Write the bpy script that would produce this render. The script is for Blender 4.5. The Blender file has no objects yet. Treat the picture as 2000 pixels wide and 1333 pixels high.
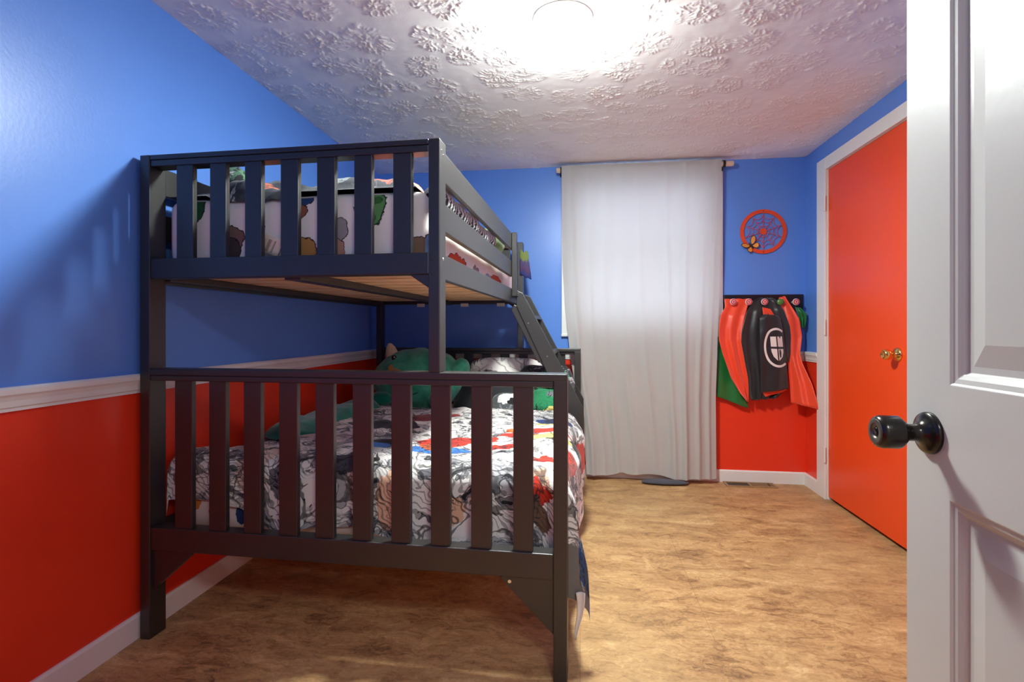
import bpy, bmesh, math, random
import numpy as np
from mathutils import Vector, Matrix, noise as mn
from mathutils.bvhtree import BVHTree
random.seed(7)
S = bpy.context.scene
COL = S.collection
R = math.radians
pi = math.pi

# ------------------------------------------------------------------ room
XL, XR, YF, YB, ZC = -1.522, 1.529, 0.12, 3.74, 2.245
CAM = Vector((0, 0, 1.07)); YAW = R(7.58)
FW = Vector((-math.sin(YAW), math.cos(YAW), 0)); RT = Vector((math.cos(YAW), math.sin(YAW), 0))

def ray(u, v):
    return FW + RT*((u-1000)/1000) + Vector((0, 0, -(v-641.5)/1000))
def at_y(u, v, y):                     # where a measured sight line meets the plane Y = y
    d = ray(u, v); return CAM + d*(y/d.y)

# ------------------------------------------------------------------ helpers
def link(o, parent=None):
    COL.objects.link(o)
    if parent is not None: o.parent = parent
    return o
def tag(o, label=None, cat=None, group=None, kind=None):
    if label: o['label'] = label
    if cat: o['category'] = cat
    if group: o['group'] = group
    if kind: o['kind'] = kind
    return o
def empty(name, loc=(0, 0, 0), rz=0, label=None, cat=None, group=None, kind=None):
    o = bpy.data.objects.new(name, None); o.empty_display_size = .05
    o.location = loc; o.rotation_euler = (0, 0, rz)
    link(o); return tag(o, label, cat, group, kind)
def mk(name, bm, mat, parent=None, bevel=0, smooth=False, seg=2, sub=0, solid=0, loc=None, rot=None):
    me = bpy.data.meshes.new(name)
    bmesh.ops.recalc_face_normals(bm, faces=bm.faces) if not bm.faces or len(bm.faces) < 60000 else None
    bm.to_mesh(me); bm.free()
    mats = mat if isinstance(mat, (list, tuple)) else [mat]
    for m in mats: me.materials.append(m)
    if smooth:
        for p in me.polygons: p.use_smooth = True
    o = bpy.data.objects.new(name, me); link(o, parent)
    if loc is not None: o.location = loc
    if rot is not None: o.rotation_euler = rot
    if bevel:
        b = o.modifiers.new('bevel', 'BEVEL'); b.width = bevel; b.segments = seg; b.limit_method = 'ANGLE'; b.angle_limit = R(40)
        b.harden_normals = False
    if solid:
        s = o.modifiers.new('solid', 'SOLIDIFY'); s.thickness = solid; s.offset = 0
    if sub:
        s = o.modifiers.new('sub', 'SUBSURF'); s.levels = sub; s.render_levels = sub
    return o
def box(bm, x0, x1, y0, y1, z0, z1, mi=0):
    vs = [bm.verts.new(p) for p in ((x0,y0,z0),(x1,y0,z0),(x1,y1,z0),(x0,y1,z0),(x0,y0,z1),(x1,y0,z1),(x1,y1,z1),(x0,y1,z1))]
    for f in ((0,3,2,1),(4,5,6,7),(0,1,5,4),(1,2,6,5),(2,3,7,6),(3,0,4,7)):
        q = bm.faces.new([vs[i] for i in f]); q.material_index = mi
def B(*a):
    bm = bmesh.new()
    if a and isinstance(a[0], (tuple, list)):
        for t in a: box(bm, *t)
    else: box(bm, *a)
    return bm
def prism(pts, axis, a0, a1):
    """pts: 2-D outline; extruded along axis 'x','y','z' from a0 to a1"""
    bm = bmesh.new()
    def P(p, a):
        return {'x': (a, p[0], p[1]), 'y': (p[0], a, p[1]), 'z': (p[0], p[1], a)}[axis]
    A = [bm.verts.new(P(p, a0)) for p in pts]; C = [bm.verts.new(P(p, a1)) for p in pts]
    n = len(pts)
    bm.faces.new(A); bm.faces.new(C[::-1])
    for i in range(n): bm.faces.new((A[i], C[i], C[(i+1) % n], A[(i+1) % n]))
    return bm
def lathe(prof, n=40, M=None, bm=None):
    """prof: (r, h) rows, revolved about +Z, then transformed by M"""
    bm = bm or bmesh.new(); M = M or Matrix()
    rings = []
    for r, h in prof:
        if r < 1e-6: rings.append([bm.verts.new(M @ Vector((0, 0, h)))])
        else: rings.append([bm.verts.new(M @ Vector((r*math.cos(2*pi*k/n), r*math.sin(2*pi*k/n), h))) for k in range(n)])
    for a, b in zip(rings, rings[1:]):
        for k in range(n):
            q = [a[k % len(a)], a[(k+1) % len(a)], b[(k+1) % len(b)], b[k % len(b)]]
            q = [v for i, v in enumerate(q) if v not in q[:i]]
            if len(q) > 2: bm.faces.new(q)
    return bm
def grid(fn, nu, nv, uvfn=None, matfn=None, bm=None):
    bm = bm or bmesh.new(); uvl = bm.loops.layers.uv.verify()
    V = [[bm.verts.new(fn(i/nu, j/nv)) for i in range(nu+1)] for j in range(nv+1)]
    for j in range(nv):
        for i in range(nu):
            f = bm.faces.new((V[j][i], V[j][i+1], V[j+1][i+1], V[j+1][i])); f.smooth = True
            for l, (a, b) in zip(f.loops, ((i,j),(i+1,j),(i+1,j+1),(i,j+1))):
                l[uvl].uv = uvfn(a/nu, b/nv) if uvfn else (a/nu, b/nv)
            if matfn: f.material_index = matfn((i+.5)/nu, (j+.5)/nv)
    return bm
def nz(x, y, z=0.0): return mn.noise(Vector((x, y, z)))
def sm(a, b, x):
    t = max(0, min(1, (x-a)/(b-a))); return t*t*(3-2*t)
def lerp(a, b, t): return a+(b-a)*t
def interp(rows, t):
    """rows: list of (t, value...) ; piecewise smooth"""
    if t <= rows[0][0]: return rows[0][1:]
    for r0, r1 in zip(rows, rows[1:]):
        if t <= r1[0]:
            k = (t-r0[0])/(r1[0]-r0[0]); 
            return tuple(lerp(a, b, k) for a, b in zip(r0[1:], r1[1:]))
    return rows[-1][1:]

# ------------------------------------------------------------------ materials
def srgb(r, g, b):
    def c(v):
        v /= 255; return v/12.92 if v <= .04045 else ((v+.055)/1.055)**2.4
    return (c(r), c(g), c(b), 1)
class NT:
    def __init__(s, name):
        s.m = bpy.data.materials.new(name); s.m.use_nodes = True
        s.t = s.m.node_tree; s.n = s.t.nodes; s.n.clear()
        s.out = s.n.new('ShaderNodeOutputMaterial')
        s.b = s.n.new('ShaderNodeBsdfPrincipled'); s.l(s.b.outputs[0], s.out.inputs[0])
    def l(s, a, b): s.t.links.new(a, b)
    def set(s, sock, v):
        if hasattr(v, 'is_output') or isinstance(v, bpy.types.NodeSocket): s.l(v, sock)
        else:
            sock.default_value = v
    def node(s, typ, props=None, **ins):
        n = s.n.new(typ)
        for k, v in (props or {}).items(): setattr(n, k, v)
        for k, v in ins.items():
            s.set(n.inputs[k.replace('_', ' ')] if not k.startswith('i') or not k[1:].isdigit() else n.inputs[int(k[1:])], v)
        return n
    def math(s, op, a, b=0.0, c=None, clamp=False):
        n = s.n.new('ShaderNodeMath'); n.operation = op; n.use_clamp = clamp
        s.set(n.inputs[0], a); s.set(n.inputs[1], b)
        if c is not None: s.set(n.inputs[2], c)
        return n.outputs[0]
    def vm(s, op, a, b=None, scale=None):
        n = s.n.new('ShaderNodeVectorMath'); n.operation = op
        s.set(n.inputs[0], a)
        if b is not None: s.set(n.inputs[1], b)
        if scale is not None: s.set(n.inputs['Scale'], scale)
        return n.outputs['Value'] if op in ('LENGTH', 'DISTANCE', 'DOT_PRODUCT') else n.outputs[0]
    def mix(s, f, a, b, mode='MIX'):
        n = s.n.new('ShaderNodeMix'); n.data_type = 'RGBA'; n.blend_type = mode
        s.set(n.inputs[0], f); s.set(n.inputs[6], a); s.set(n.inputs[7], b); return n.outputs[2]
    def noise(s, vec, scale, detail=3, rough=.5, dist=0.0):
        n = s.node('ShaderNodeTexNoise', None, Vector=vec, Scale=scale, Detail=detail, Roughness=rough, Distortion=dist); return n
    def step(s, x, thr, soft=.01):
        n = s.n.new('ShaderNodeMapRange'); n.interpolation_type = 'SMOOTHSTEP'
        s.set(n.inputs[0], x); s.set(n.inputs[1], thr-soft if not hasattr(thr, 'links') else thr); n.inputs[2].default_value = (thr+soft) if not hasattr(thr, 'links') else 1
        return n.outputs[0]
    def range(s, x, a, b, c=0.0, d=1.0):
        n = s.n.new('ShaderNodeMapRange'); s.set(n.inputs[0], x)
        for i, v in zip((1,2,3,4), (a,b,c,d)): n.inputs[i].default_value = v
        return n.outputs[0]
    def ramp(s, x, stops):
        n = s.n.new('ShaderNodeValToRGB'); s.set(n.inputs[0], x); e = n.color_ramp.elements
        while len(e) < len(stops): e.new(.5)
        for q, (p, c) in zip(e, stops): q.position = p; q.color = c
        return n.outputs[0]
    def bump(s, h, strength=.3, dist=.01):
        n = s.node('ShaderNodeBump', None, Height=h, Strength=strength, Distance=dist); s.l(n.outputs[0], s.b.inputs['Normal']); return n
    def coord(s, w='Object'): return s.n.new('ShaderNodeTexCoord').outputs[w]
    def pos(s): return s.n.new('ShaderNodeNewGeometry').outputs['Position']
    def base(s, c, rough=.5, spec=.5, metal=0, **kw):
        s.set(s.b.inputs['Base Color'], c); s.set(s.b.inputs['Roughness'], rough)
        s.b.inputs['Specular IOR Level'].default_value = spec; s.b.inputs['Metallic'].default_value = metal
        for k, v in kw.items(): s.set(s.b.inputs[k.replace('_', ' ')], v)
        return s
def paint(name, c, rough=.4, spec=.5, bscale=60, bstr=.08, var=.03, metal=0):
    t = NT(name); p = t.coord()
    n = t.noise(p, bscale, 3)
    k = t.range(t.noise(p, 3.0, 3).outputs[0], .3, .7, 1-var, 1+var)
    col = t.mix(1.0, c, k, 'MULTIPLY')
    t.base(col, rough, spec, metal); t.bump(n.outputs[0], bstr, .002); return t.m

def wall_mat():
    t = NT('two_tone_wall_paint'); p = t.pos()
    z = t.n.new('ShaderNodeSeparateXYZ'); t.l(p, z.inputs[0])
    up = t.math('GREATER_THAN', z.outputs[2], .88)
    v = t.range(t.noise(p, 2.2, 3).outputs[0], .3, .7, .97, 1.03)
    c = t.mix(up, srgb(232, 58, 30), srgb(92, 140, 222))
    t.base(t.mix(1.0, c, v, 'MULTIPLY'), .36, .5)
    h = t.math('ADD', t.noise(p, 90, 2).outputs[0], t.math('MULTIPLY', t.noise(p, 14, 2).outputs[0], .6))
    t.bump(h, .12, .0025); return t.m

def ceiling_mat():
    t = NT('white_plaster_ceiling'); p = t.pos()
    t.base(srgb(240, 239, 238), .8, .25); t.bump(t.noise(p, 120, 3).outputs[0], .15, .002); return t.m
def pnoise(x, y, seed=0):
    """vectorised gradient noise, about -1..1"""
    xi = np.floor(x).astype(np.int64); yi = np.floor(y).astype(np.int64); fx = x-xi; fy = y-yi
    def gr(ix, iy, dx, dy):
        h = (ix*374761393+iy*668265263+seed*974634777) & 0xffffffff
        h = ((h ^ (h >> 13))*1274126177) & 0xffffffff; a = ((h ^ (h >> 16)) & 1023)*(2*np.pi/1024)
        return np.cos(a)*dx+np.sin(a)*dy
    u = fx*fx*fx*(fx*(fx*6-15)+10); v = fy*fy*fy*(fy*(fy*6-15)+10)
    a = gr(xi, yi, fx, fy); b = gr(xi+1, yi, fx-1, fy); c = gr(xi, yi+1, fx, fy-1); d = gr(xi+1, yi+1, fx-1, fy-1)
    return ((a*(1-u)+b*u)*(1-v)+(c*(1-u)+d*u)*v)*1.5
def ceiling_relief(x0, x1, y0, y1, z, step):
    nx, ny = int((x1-x0)/step)+1, int((y1-y0)/step)+1
    X, Y = np.meshgrid(np.linspace(x0, x1, nx), np.linspace(y0, y1, ny))
    cell = .208
    qx = X+.02*pnoise(X*5, Y*5, 1); qy = Y+.02*pnoise(X*5, Y*5, 2)
    best = np.full(X.shape, 9.); BX = np.zeros_like(X); BY = np.zeros_like(X); BI = np.zeros_like(X)
    rng = np.random.RandomState(4)
    jit = rng.rand(64, 64, 4)
    cj = np.floor(qy/cell).astype(int)
    for dj in (-1, 0, 1):
        jj = cj+dj; sh = (jj % 2)*.5
        ci_ = np.floor(qx/cell-sh).astype(int)
        for di in (-1, 0, 1):
            ii = ci_+di; J = jit[ii % 64, jj % 64]
            cx = (ii+.5+sh+(J[..., 0]-.5)*.42)*cell; cy = (jj+.5+(J[..., 1]-.5)*.42)*cell
            d = np.hypot(qx-cx, qy-cy)/(.85+.35*J[..., 2])
            m = d < best; best = np.where(m, d, best); BX = np.where(m, cx, BX); BY = np.where(m, cy, BY); BI = np.where(m, J[..., 3]*97, BI)
    dx, dy = X-BX, Y-BY; rr = np.hypot(dx, dy); th = np.arctan2(dy, dx)
    k = 16/(2*np.pi)
    # radial strings, broken up, and irregular worms near the middle
    ca = np.cos(th), np.sin(th)
    w = .9*pnoise(X*28, Y*28, 5)
    rad = pnoise(k*1.0*th*2+BI+w*.55, rr*24+BI*3+w*.4, 7)
    rid = np.clip(1-np.abs(rad)*3.4, 0, 1)
    iso = pnoise(X*58+w*.6, Y*58-w*.6, 9); wor = np.clip(1-np.abs(iso)*3.6, 0, 1)*np.clip(.9+pnoise(X*22, Y*22, 10)*1.8, 0, 1)
    mixr = np.clip((rr-.02)/.05, 0, 1)*.65
    hgt = rid*mixr+wor*(1-mixr)
    mask = np.clip((.096-best+.022*pnoise(X*17, Y*17, 11))/.022, 0, 1); mask = mask*mask*(3-2*mask)
    hgt = hgt*hgt*(3-2*hgt)
    arcs = np.sin(rr*620+3*pnoise(X*6, Y*6, 12))*np.clip(pnoise(X*4, Y*4, 13)*2, 0, 1)*.00045*(1-mask)
    Z = z-.0060*hgt*mask*(.75+.5*pnoise(X*9, Y*9, 14))+arcs+.0007*pnoise(X*20, Y*20, 15)
    co = np.stack([X, Y, Z], -1).reshape(-1, 3).astype(np.float32)
    a = (np.arange(ny-1)[:, None]*nx+np.arange(nx-1)[None, :]).reshape(-1)
    F = np.stack([a, a+nx, a+nx+1, a+1], -1).astype(np.int32)
    me = bpy.data.meshes.new('ceiling'); me.vertices.add(len(co)); me.vertices.foreach_set('co', co.ravel())
    me.loops.add(F.size); me.loops.foreach_set('vertex_index', F.ravel())
    me.polygons.add(len(F)); me.polygons.foreach_set('loop_start', np.arange(0, F.size, 4, dtype=np.int32))
    me.polygons.foreach_set('use_smooth', np.ones(len(F), dtype=bool))
    me.update(calc_edges=True); me.materials.append(M['ceil'])
    return link(bpy.data.objects.new('ceiling', me))

def floor_mat():
    t = NT('mottled_tan_vinyl'); p = t.pos()
    st = t.vm('MULTIPLY', p, (.62, 1.5, 1))
    w = t.vm('SCALE', t.vm('SUBTRACT', t.noise(p, 6, 4, .6).outputs['Color'], (.5,.5,.5)), scale=.14)
    q = t.vm('ADD', st, w)
    a = t.noise(q, 6, 4, .6, .6).outputs[0]
    b = t.noise(t.vm('ADD', q, (3.1, 7.7, 0)), 22, 4, .62, 1.0).outputs[0]
    f = t.noise(t.vm('ADD', q, (1.1, 2.7, 0)), 48, 3, .6, 1.5).outputs[0]
    c = t.noise(p, .9, 2).outputs[0]
    k = t.math('ADD', t.math('MULTIPLY', a, .40), t.math('ADD', t.math('MULTIPLY', b, .38), t.math('MULTIPLY', f, .22)))
    col = t.ramp(k, [(.36, srgb(112, 80, 54)), (.44, srgb(156, 116, 76)), (.5, srgb(178, 138, 92)), (.56, srgb(196, 156, 106)), (.65, srgb(224, 192, 142))])
    col = t.mix(t.math('MULTIPLY', t.range(b, .57, .65), .45), col, srgb(152, 102, 64))
    col = t.mix(t.range(c, .4, .65, 0, .3), col, srgb(184, 158, 112))
    br = t.node('ShaderNodeTexBrick', {'offset': 0.5}, Vector=p, Scale=1.0, Mortar_Size=.0012, Brick_Width=.915, Row_Height=.915, Mortar_Smooth=.2)
    col = t.mix(t.math('MULTIPLY', br.outputs['Fac'], .35), col, srgb(95, 70, 46))
    t.base(col, t.range(b, .3, .7, .42, .58), .35); t.bump(b, .06, .002); return t.m

def wood_black():
    t = NT('black_painted_wood'); p = t.coord()
    n = t.noise(t.vm('MULTIPLY', p, (30, 30, 4)), 3, 4, .6)
    t.base(t.mix(n.outputs[0], (.013, .0118, .0114, 1), (.021, .0192, .018, 1)), .40, .85)
    t.bump(n.outputs[0], .1, .0015); return t.m
def wood_pine():
    t = NT('bare_pine'); p = t.coord()
    n = t.noise(t.vm('MULTIPLY', p, (2, 14, 14)), 2.4, 4, .6, .6)
    t.base(t.ramp(n.outputs[0], [(.3, srgb(200, 160, 112)), (.5, srgb(230, 198, 152)), (.7, srgb(240, 214, 174))]), .55, .3)
    t.bump(n.outputs[0], .1, .001); return t.m

def blobs_layer(t, uv, col, blobs, warp=.018, outline=True):
    """paints countable printed patches: (u, v, ru, rv, (r,g,b))"""
    w = t.vm('SCALE', t.vm('SUBTRACT', t.noise(uv, 22, 3, .55).outputs['Color'], (.5,.5,.5)), scale=warp*4)
    q = t.vm('ADD', uv, w)
    for (u, v, ru, rv, c) in blobs:
        d = t.vm('LENGTH', t.vm('MULTIPLY', t.vm('SUBTRACT', q, (u, v, 0)), (1/ru, 1/rv, 0)))
        if outline: col = t.mix(t.range(d, 1.1, 1.04), col, (.02, .018, .02, 1))
        col = t.mix(t.range(d, 1.0, .96), col, c)
    return col

def comic_mat(name, blobs, paper=srgb(236, 230, 226), ink=.8, dark=.12, gray=.3, scale=7.0, warp=.018):
    """printed line drawing: flowing pen contours, hatched strokes, ink and grey patches, coloured patches"""
    t = NT(name); uv = t.coord('UV'); k = scale/7
    wv = t.vm('SCALE', t.vm('SUBTRACT', t.noise(uv, 9*k, 3).outputs['Color'], (.5,.5,.5)), scale=.10/k)
    q = t.vm('ADD', uv, wv)
    def contour(sc, iso, w, off, det=2):
        x = t.noise(t.vm('ADD', q, (off, off*.7, 0)), sc*k, det, .5, .6).outputs[0]
        return t.range(t.math('ABSOLUTE', t.math('SUBTRACT', x, iso)), w, w*.6)
    def line(x, thr, w): return t.range(t.math('ABSOLUTE', t.math('SUBTRACT', x, thr)), w, w*.6)
    busy = t.range(t.noise(uv, 5*k, 2).outputs[0], .45, .52)
    busy2 = t.range(t.noise(t.vm('ADD', uv, (5.3, 1.1, 0)), 7*k, 2).outputs[0], .5, .56)
    g1 = t.noise(t.vm('ADD', q, (2.2, 9.1, 0)), 11*k, 3, .55, .8).outputs[0]
    d1 = t.noise(t.vm('ADD', q, (7.2, 3.3, 0)), 13*k, 3, .6, 1.2).outputs[0]
    hat = t.node('ShaderNodeTexWave', {'wave_type': 'BANDS', 'bands_direction': 'DIAGONAL'}, Vector=q, Scale=30.0*k, Distortion=9.0, Detail=2.0, Detail_Scale=.8)
    hat2 = t.node('ShaderNodeTexWave', {'wave_type': 'BANDS', 'bands_direction': 'Y'}, Vector=q, Scale=26.0*k, Distortion=12.0, Detail=2.0, Detail_Scale=.7)
    col = paper
    col = t.mix(t.range(g1, .5+.5*(.5-gray)*.6, .505+.5*(.5-gray)*.6), col, srgb(176, 173, 176))
    col = t.mix(t.math('MULTIPLY', t.range(d1, .60-dark*.3, .605-dark*.3), busy), col, srgb(118, 116, 122))
    if blobs: col = blobs_layer(t, uv, col, blobs, warp, outline=False)
    h = t.math('MAXIMUM', t.math('MULTIPLY', t.range(hat.outputs['Fac'], .72, .86), busy), t.math('MULTIPLY', t.range(hat2.outputs['Fac'], .76, .88), busy2))
    col = t.mix(t.math('MULTIPLY', h, ink*.75), col, srgb(48, 46, 50))
    col = t.mix(t.math('MULTIPLY', t.range(d1, .70-dark*.5, .706-dark*.5), .95), col, srgb(28, 27, 31))
    col = t.mix(t.math('MULTIPLY', t.math('MAXIMUM', t.math('MAXIMUM', contour(6, .5, .014, 1.7), contour(8, .43, .012, 6.1)), t.math('MAXIMUM', line(g1, .5025+.5*(.5-gray)*.6, .010), t.math('MULTIPLY', line(d1, .602-dark*.3, .010), busy))), ink), col, srgb(26, 25, 28))
    col = t.mix(t.math('MULTIPLY', t.math('MULTIPLY', contour(20, .5, .022, 4.4, 3), busy2), ink*.8), col, srgb(40, 38, 42))
    t.base(col, .8, .2); t.b.inputs['Sheen Weight'].default_value = .15
    t.bump(t.noise(uv, 160, 2).outputs[0], .1, .002)
    return t.m

def fabric(name, c, rough=.8, var=.06, scale=120, bstr=.15, spec=.2, sheen=.2, metal=0):
    t = NT(name); p = t.coord()
    k = t.range(t.noise(p, 9, 3).outputs[0], .3, .7, 1-var, 1+var)
    t.base(t.mix(1.0, c, k, 'MULTIPLY'), rough, spec, metal); t.b.inputs['Sheen Weight'].default_value = sheen
    t.bump(t.noise(p, scale, 2).outputs[0], bstr, .002); return t.m
def plush_mat(name, c1, c2):
    t = NT(name); p = t.coord()
    a = t.noise(p, 14, 4, .6).outputs[0]; f = t.noise(p, 240, 3, .7).outputs[0]
    col = t.mix(t.range(a, .35, .65), c1, c2)
    t.base(col, .9, .15); t.b.inputs['Sheen Weight'].default_value = .55; t.b.inputs['Sheen Roughness'].default_value = .4
    t.bump(t.math('ADD', f, t.math('MULTIPLY', a, .6)), .5, .006); return t.m

M = {}
M['wall'] = wall_mat(); M['ceil'] = ceiling_mat(); M['floor'] = floor_mat()
M['trim'] = paint('white_trim_paint', srgb(228, 226, 222), .35, .5, 40, .06, .015)
M['door_grey'] = paint('pale_grey_door_paint', srgb(190, 188, 184), .38, .5, 55, .10, .015)
M['door_red'] = paint('orange_red_door_paint', srgb(236, 74, 24), .34, .5, 40, .05, .02)
M['hall'] = paint('hallway_paint', srgb(206, 200, 190), .6, .3)
M['black'] = wood_black(); M['pine'] = wood_pine()
M['chrome'] = NT('bright_screw_metal').base((.7, .7, .7, 1), .25, .5, 1).m
M['white_plastic'] = paint('white_plastic', srgb(225, 222, 215), .4)
M['knob_dark'] = NT('dark_bronze_metal').base((.035, .031, .028, 1), .22, .6, .75).m
M['knob_face'] = NT('brushed_dark_metal').base((.16, .135, .115, 1), .38, .5, .8).m
M['brass'] = NT('polished_brass').base((.86, .56, .18, 1), .16, .5, 1).m
M['bronze_vent'] = paint('tan_vent_metal', srgb(150, 120, 82), .45)
M['vent_dark'] = paint('vent_dark_slots', srgb(62, 50, 38), .6)
M['dark_cloth'] = fabric('charcoal_cloth', srgb(74, 76, 84))
M['rod'] = paint('natural_wood_rod', srgb(222, 196, 166), .5)
M['bracket'] = paint('black_bracket_metal', srgb(22, 20, 20), .4)
M['red_satin'] = fabric('red_satin', srgb(236, 70, 34), .42, .05, 60, .06, .5, .3)
M['green_satin'] = fabric('green_satin', srgb(12, 104, 44), .3, .1, 60, .06, .6, .3)
M['black_satin'] = fabric('black_satin', srgb(30, 30, 33), .4, .08, 60, .06, .5, .3)
M['emblem'] = fabric('white_print', srgb(226, 214, 212), .6)
M['knob_red'] = paint('red_knob_enamel', srgb(206, 40, 48), .3)
M['knob_white'] = paint('white_knob_enamel', srgb(224, 210, 208), .3)
M['knob_green'] = paint('green_knob_enamel', srgb(84, 132, 62), .3)
M['sign'] = paint('orange_red_sign', srgb(222, 74, 34), .4)
M['sign_thin'] = paint('pink_red_sign_strand', srgb(196, 92, 120), .45)
M['wing'] = paint('amber_wing', srgb(226, 150, 62), .5, var=.15)
M['wing_dark'] = paint('dark_wing_edge', srgb(34, 26, 22), .6)
M['plush'] = plush_mat('green_plush', srgb(44, 146, 112), srgb(84, 184, 146))
M['plush_dark'] = plush_mat('deep_green_plush', srgb(16, 112, 88), srgb(28, 142, 110))
M['cream'] = fabric('cream_felt', srgb(220, 196, 166))
M['orange_felt'] = fabric('orange_felt', srgb(196, 144, 82))
M['eye'] = NT('glossy_black_eye').base((.006, .006, .007, 1), .08, .6).m
M['thread'] = fabric('dark_thread', srgb(8, 46, 36))
M['lining'] = fabric('grey_lining', srgb(124, 118, 112))
M['hem_white'] = fabric('white_sheet_cloth', srgb(226, 218, 210))
M['pillow_dark'] = fabric('black_pillow_cloth', srgb(38, 40, 42), var=.2)
t = NT('white_curtain_cloth'); p = t.coord()
wv = t.noise(t.vm('MULTIPLY', p, (30, 30, 300)), 1.5, 2).outputs[0]
t.base(srgb(186, 184, 180), .85, .15); t.bump(t.math('ADD', t.noise(p, 260, 2).outputs[0], wv), .12, .0015)
tr = t.n.new('ShaderNodeBsdfTranslucent'); tr.inputs[0].default_value = srgb(206, 206, 208)
mx = t.n.new('ShaderNodeMixShader'); mx.inputs[0].default_value = .14
t.l(t.b.outputs[0], mx.inputs[1]); t.l(tr.outputs[0], mx.inputs[2]); t.l(mx.outputs[0], t.out.inputs[0]); M['curtain'] = t.m
t = NT('lit_frosted_glass'); t.base((.9, .9, .88, 1), .4)
t.b.inputs['Emission Color'].default_value = (.925, 1, .955, 1); t.b.inputs['Emission Strength'].default_value = 30; M['globe'] = t.m
t = NT('lit_frosted_glass_base'); t.base((.9, .9, .88, 1), .4)
t.b.inputs['Emission Color'].default_value = (.925, 1, .955, 1); t.b.inputs['Emission Strength'].default_value = 205; M['globe_low'] = t.m
t = NT('window_glass'); t.base((1, 1, 1, 1), .02); t.b.inputs['Transmission Weight'].default_value = 1; t.b.inputs['IOR'].default_value = 1.02; M['glass'] = t.m

def C(r, g, b): return srgb(r, g, b)
RED, ORG, BLU, DBL, TAN, BRN, YEL, GRN, BLK, GRY = C(208,52,30), C(226,104,52), C(60,120,196), C(28,52,104), C(226,178,150), C(112,84,66), C(226,206,120), C(30,120,74), C(24,24,28), C(120,118,124)

# ------------------------------------------------------------------ setting
def st(o): o['kind'] = 'structure'; return o
T = .1
st(mk('floor', B(XL-T, XR+.9, -1.35, YB+T, -.06, 0), M['floor']))
st(ceiling_relief(XL-.01, XR+.01, YF-.01, YB+.01, ZC, .0042))
st(mk('ceiling_slab', B(XL-T, XR+.9, -1.35, YB+T, ZC+.004, ZC+.06), M['ceil']))
st(mk('wall_left', B(XL-T, XL, YF-.1, YB+T, 0, ZC), M['wall']))
WX0, WX1, WZ0, WZ1 = -.055, .905, 1.085, 2.09
st(mk('wall_back', B((XL, WX0, YB, YB+T, 0, ZC), (WX1, XR+T, YB, YB+T, 0, ZC), (WX0, WX1, YB, YB+T, 0, WZ0), (WX0, WX1, YB, YB+T, WZ1, ZC)), M['wall']))
DY0, DY1, DZ = 2.622, 3.418, 2.056
st(mk('wall_right', B((XR, XR+T, YF-.1, DY0-.012, 0, ZC), (XR, XR+T, DY1+.012, YB, 0, ZC), (XR, XR+T, DY0-.012, DY1+.012, DZ+.012, ZC)), M['wall']))
st(mk('wall_closet', B((XR+.8, XR+.85, 2.3, YB, 0, ZC), (XR+T, XR+.8, 2.25, 2.3, 0, ZC), (XR+T, XR+.8, YB, YB+.05, 0, ZC)), M['hall']))
OX0, OX1 = -.205, .60
st(mk('wall_front', B((XL, OX0, YF-.1, YF, 0, ZC), (OX1, XR, YF-.1, YF, 0, ZC), (OX0, OX1, YF-.1, YF, 2.07, ZC)), M['wall']))
st(mk('wall_hall', B((-1.3, -1.25, -1.3, YF-.1, 0, ZC), (1.45, 1.5, -1.3, YF-.1, 0, ZC), (-1.3, 1.5, -1.35, -1.3, 0, ZC)), M['hall']))

bb = .083
def bprof(x, s): return [(x, 0), (x+.013*s, 0), (x+.013*s, bb-.008), (x+.007*s, bb), (x, bb)]
st(mk('baseboard_left', prism(bprof(XL, 1), 'y', YF, YB), M['trim']))
st(mk('baseboard_back', prism(bprof(YB, -1), 'x', XL+.013, XR), M['trim']))
st(mk('baseboard_right', prism(bprof(XR, -1), 'y', DY1+.118, YB-.013), M['trim']))
z0 = .846; ck = [(0, 0), (.008, 0), (.008, .008), (.011, .012), (.012, .028), (.016, .04), (.020, .046), (.020, .060), (.014, .066), (0, .066)]
def cprof(x, s): return [(x+a*s, z0+b) for a, b in ck]
st(mk('trim_1', prism(cprof(XL, 1), 'y', YF, YB), M['trim']))
st(mk('trim_2', prism(cprof(YB, -1), 'x', XL+.02, XR), M['trim']))
st(mk('trim_3', prism(cprof(XR, -1), 'y', DY1+.118, YB-.02), M['trim']))
# closet door casing + jamb
cw = .118; ci = XR-.016
tr4 = st(mk('trim_4', B((ci, XR, DY1+.006, DY1+cw, 0, DZ+.08), (ci, XR, DY0-cw, DY0-.006, 0, DZ+.08), (ci, XR, DY0-.006, DY1+.006, DZ+.004, DZ+.08),
   (XR, XR+T, DY1+.002, DY1+.012, 0, DZ+.012), (XR, XR+T, DY0-.012, DY0-.002, 0, DZ+.012), (XR, XR+T, DY0, DY1, DZ+.002, DZ+.012)), M['trim'], bevel=.003))
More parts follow.
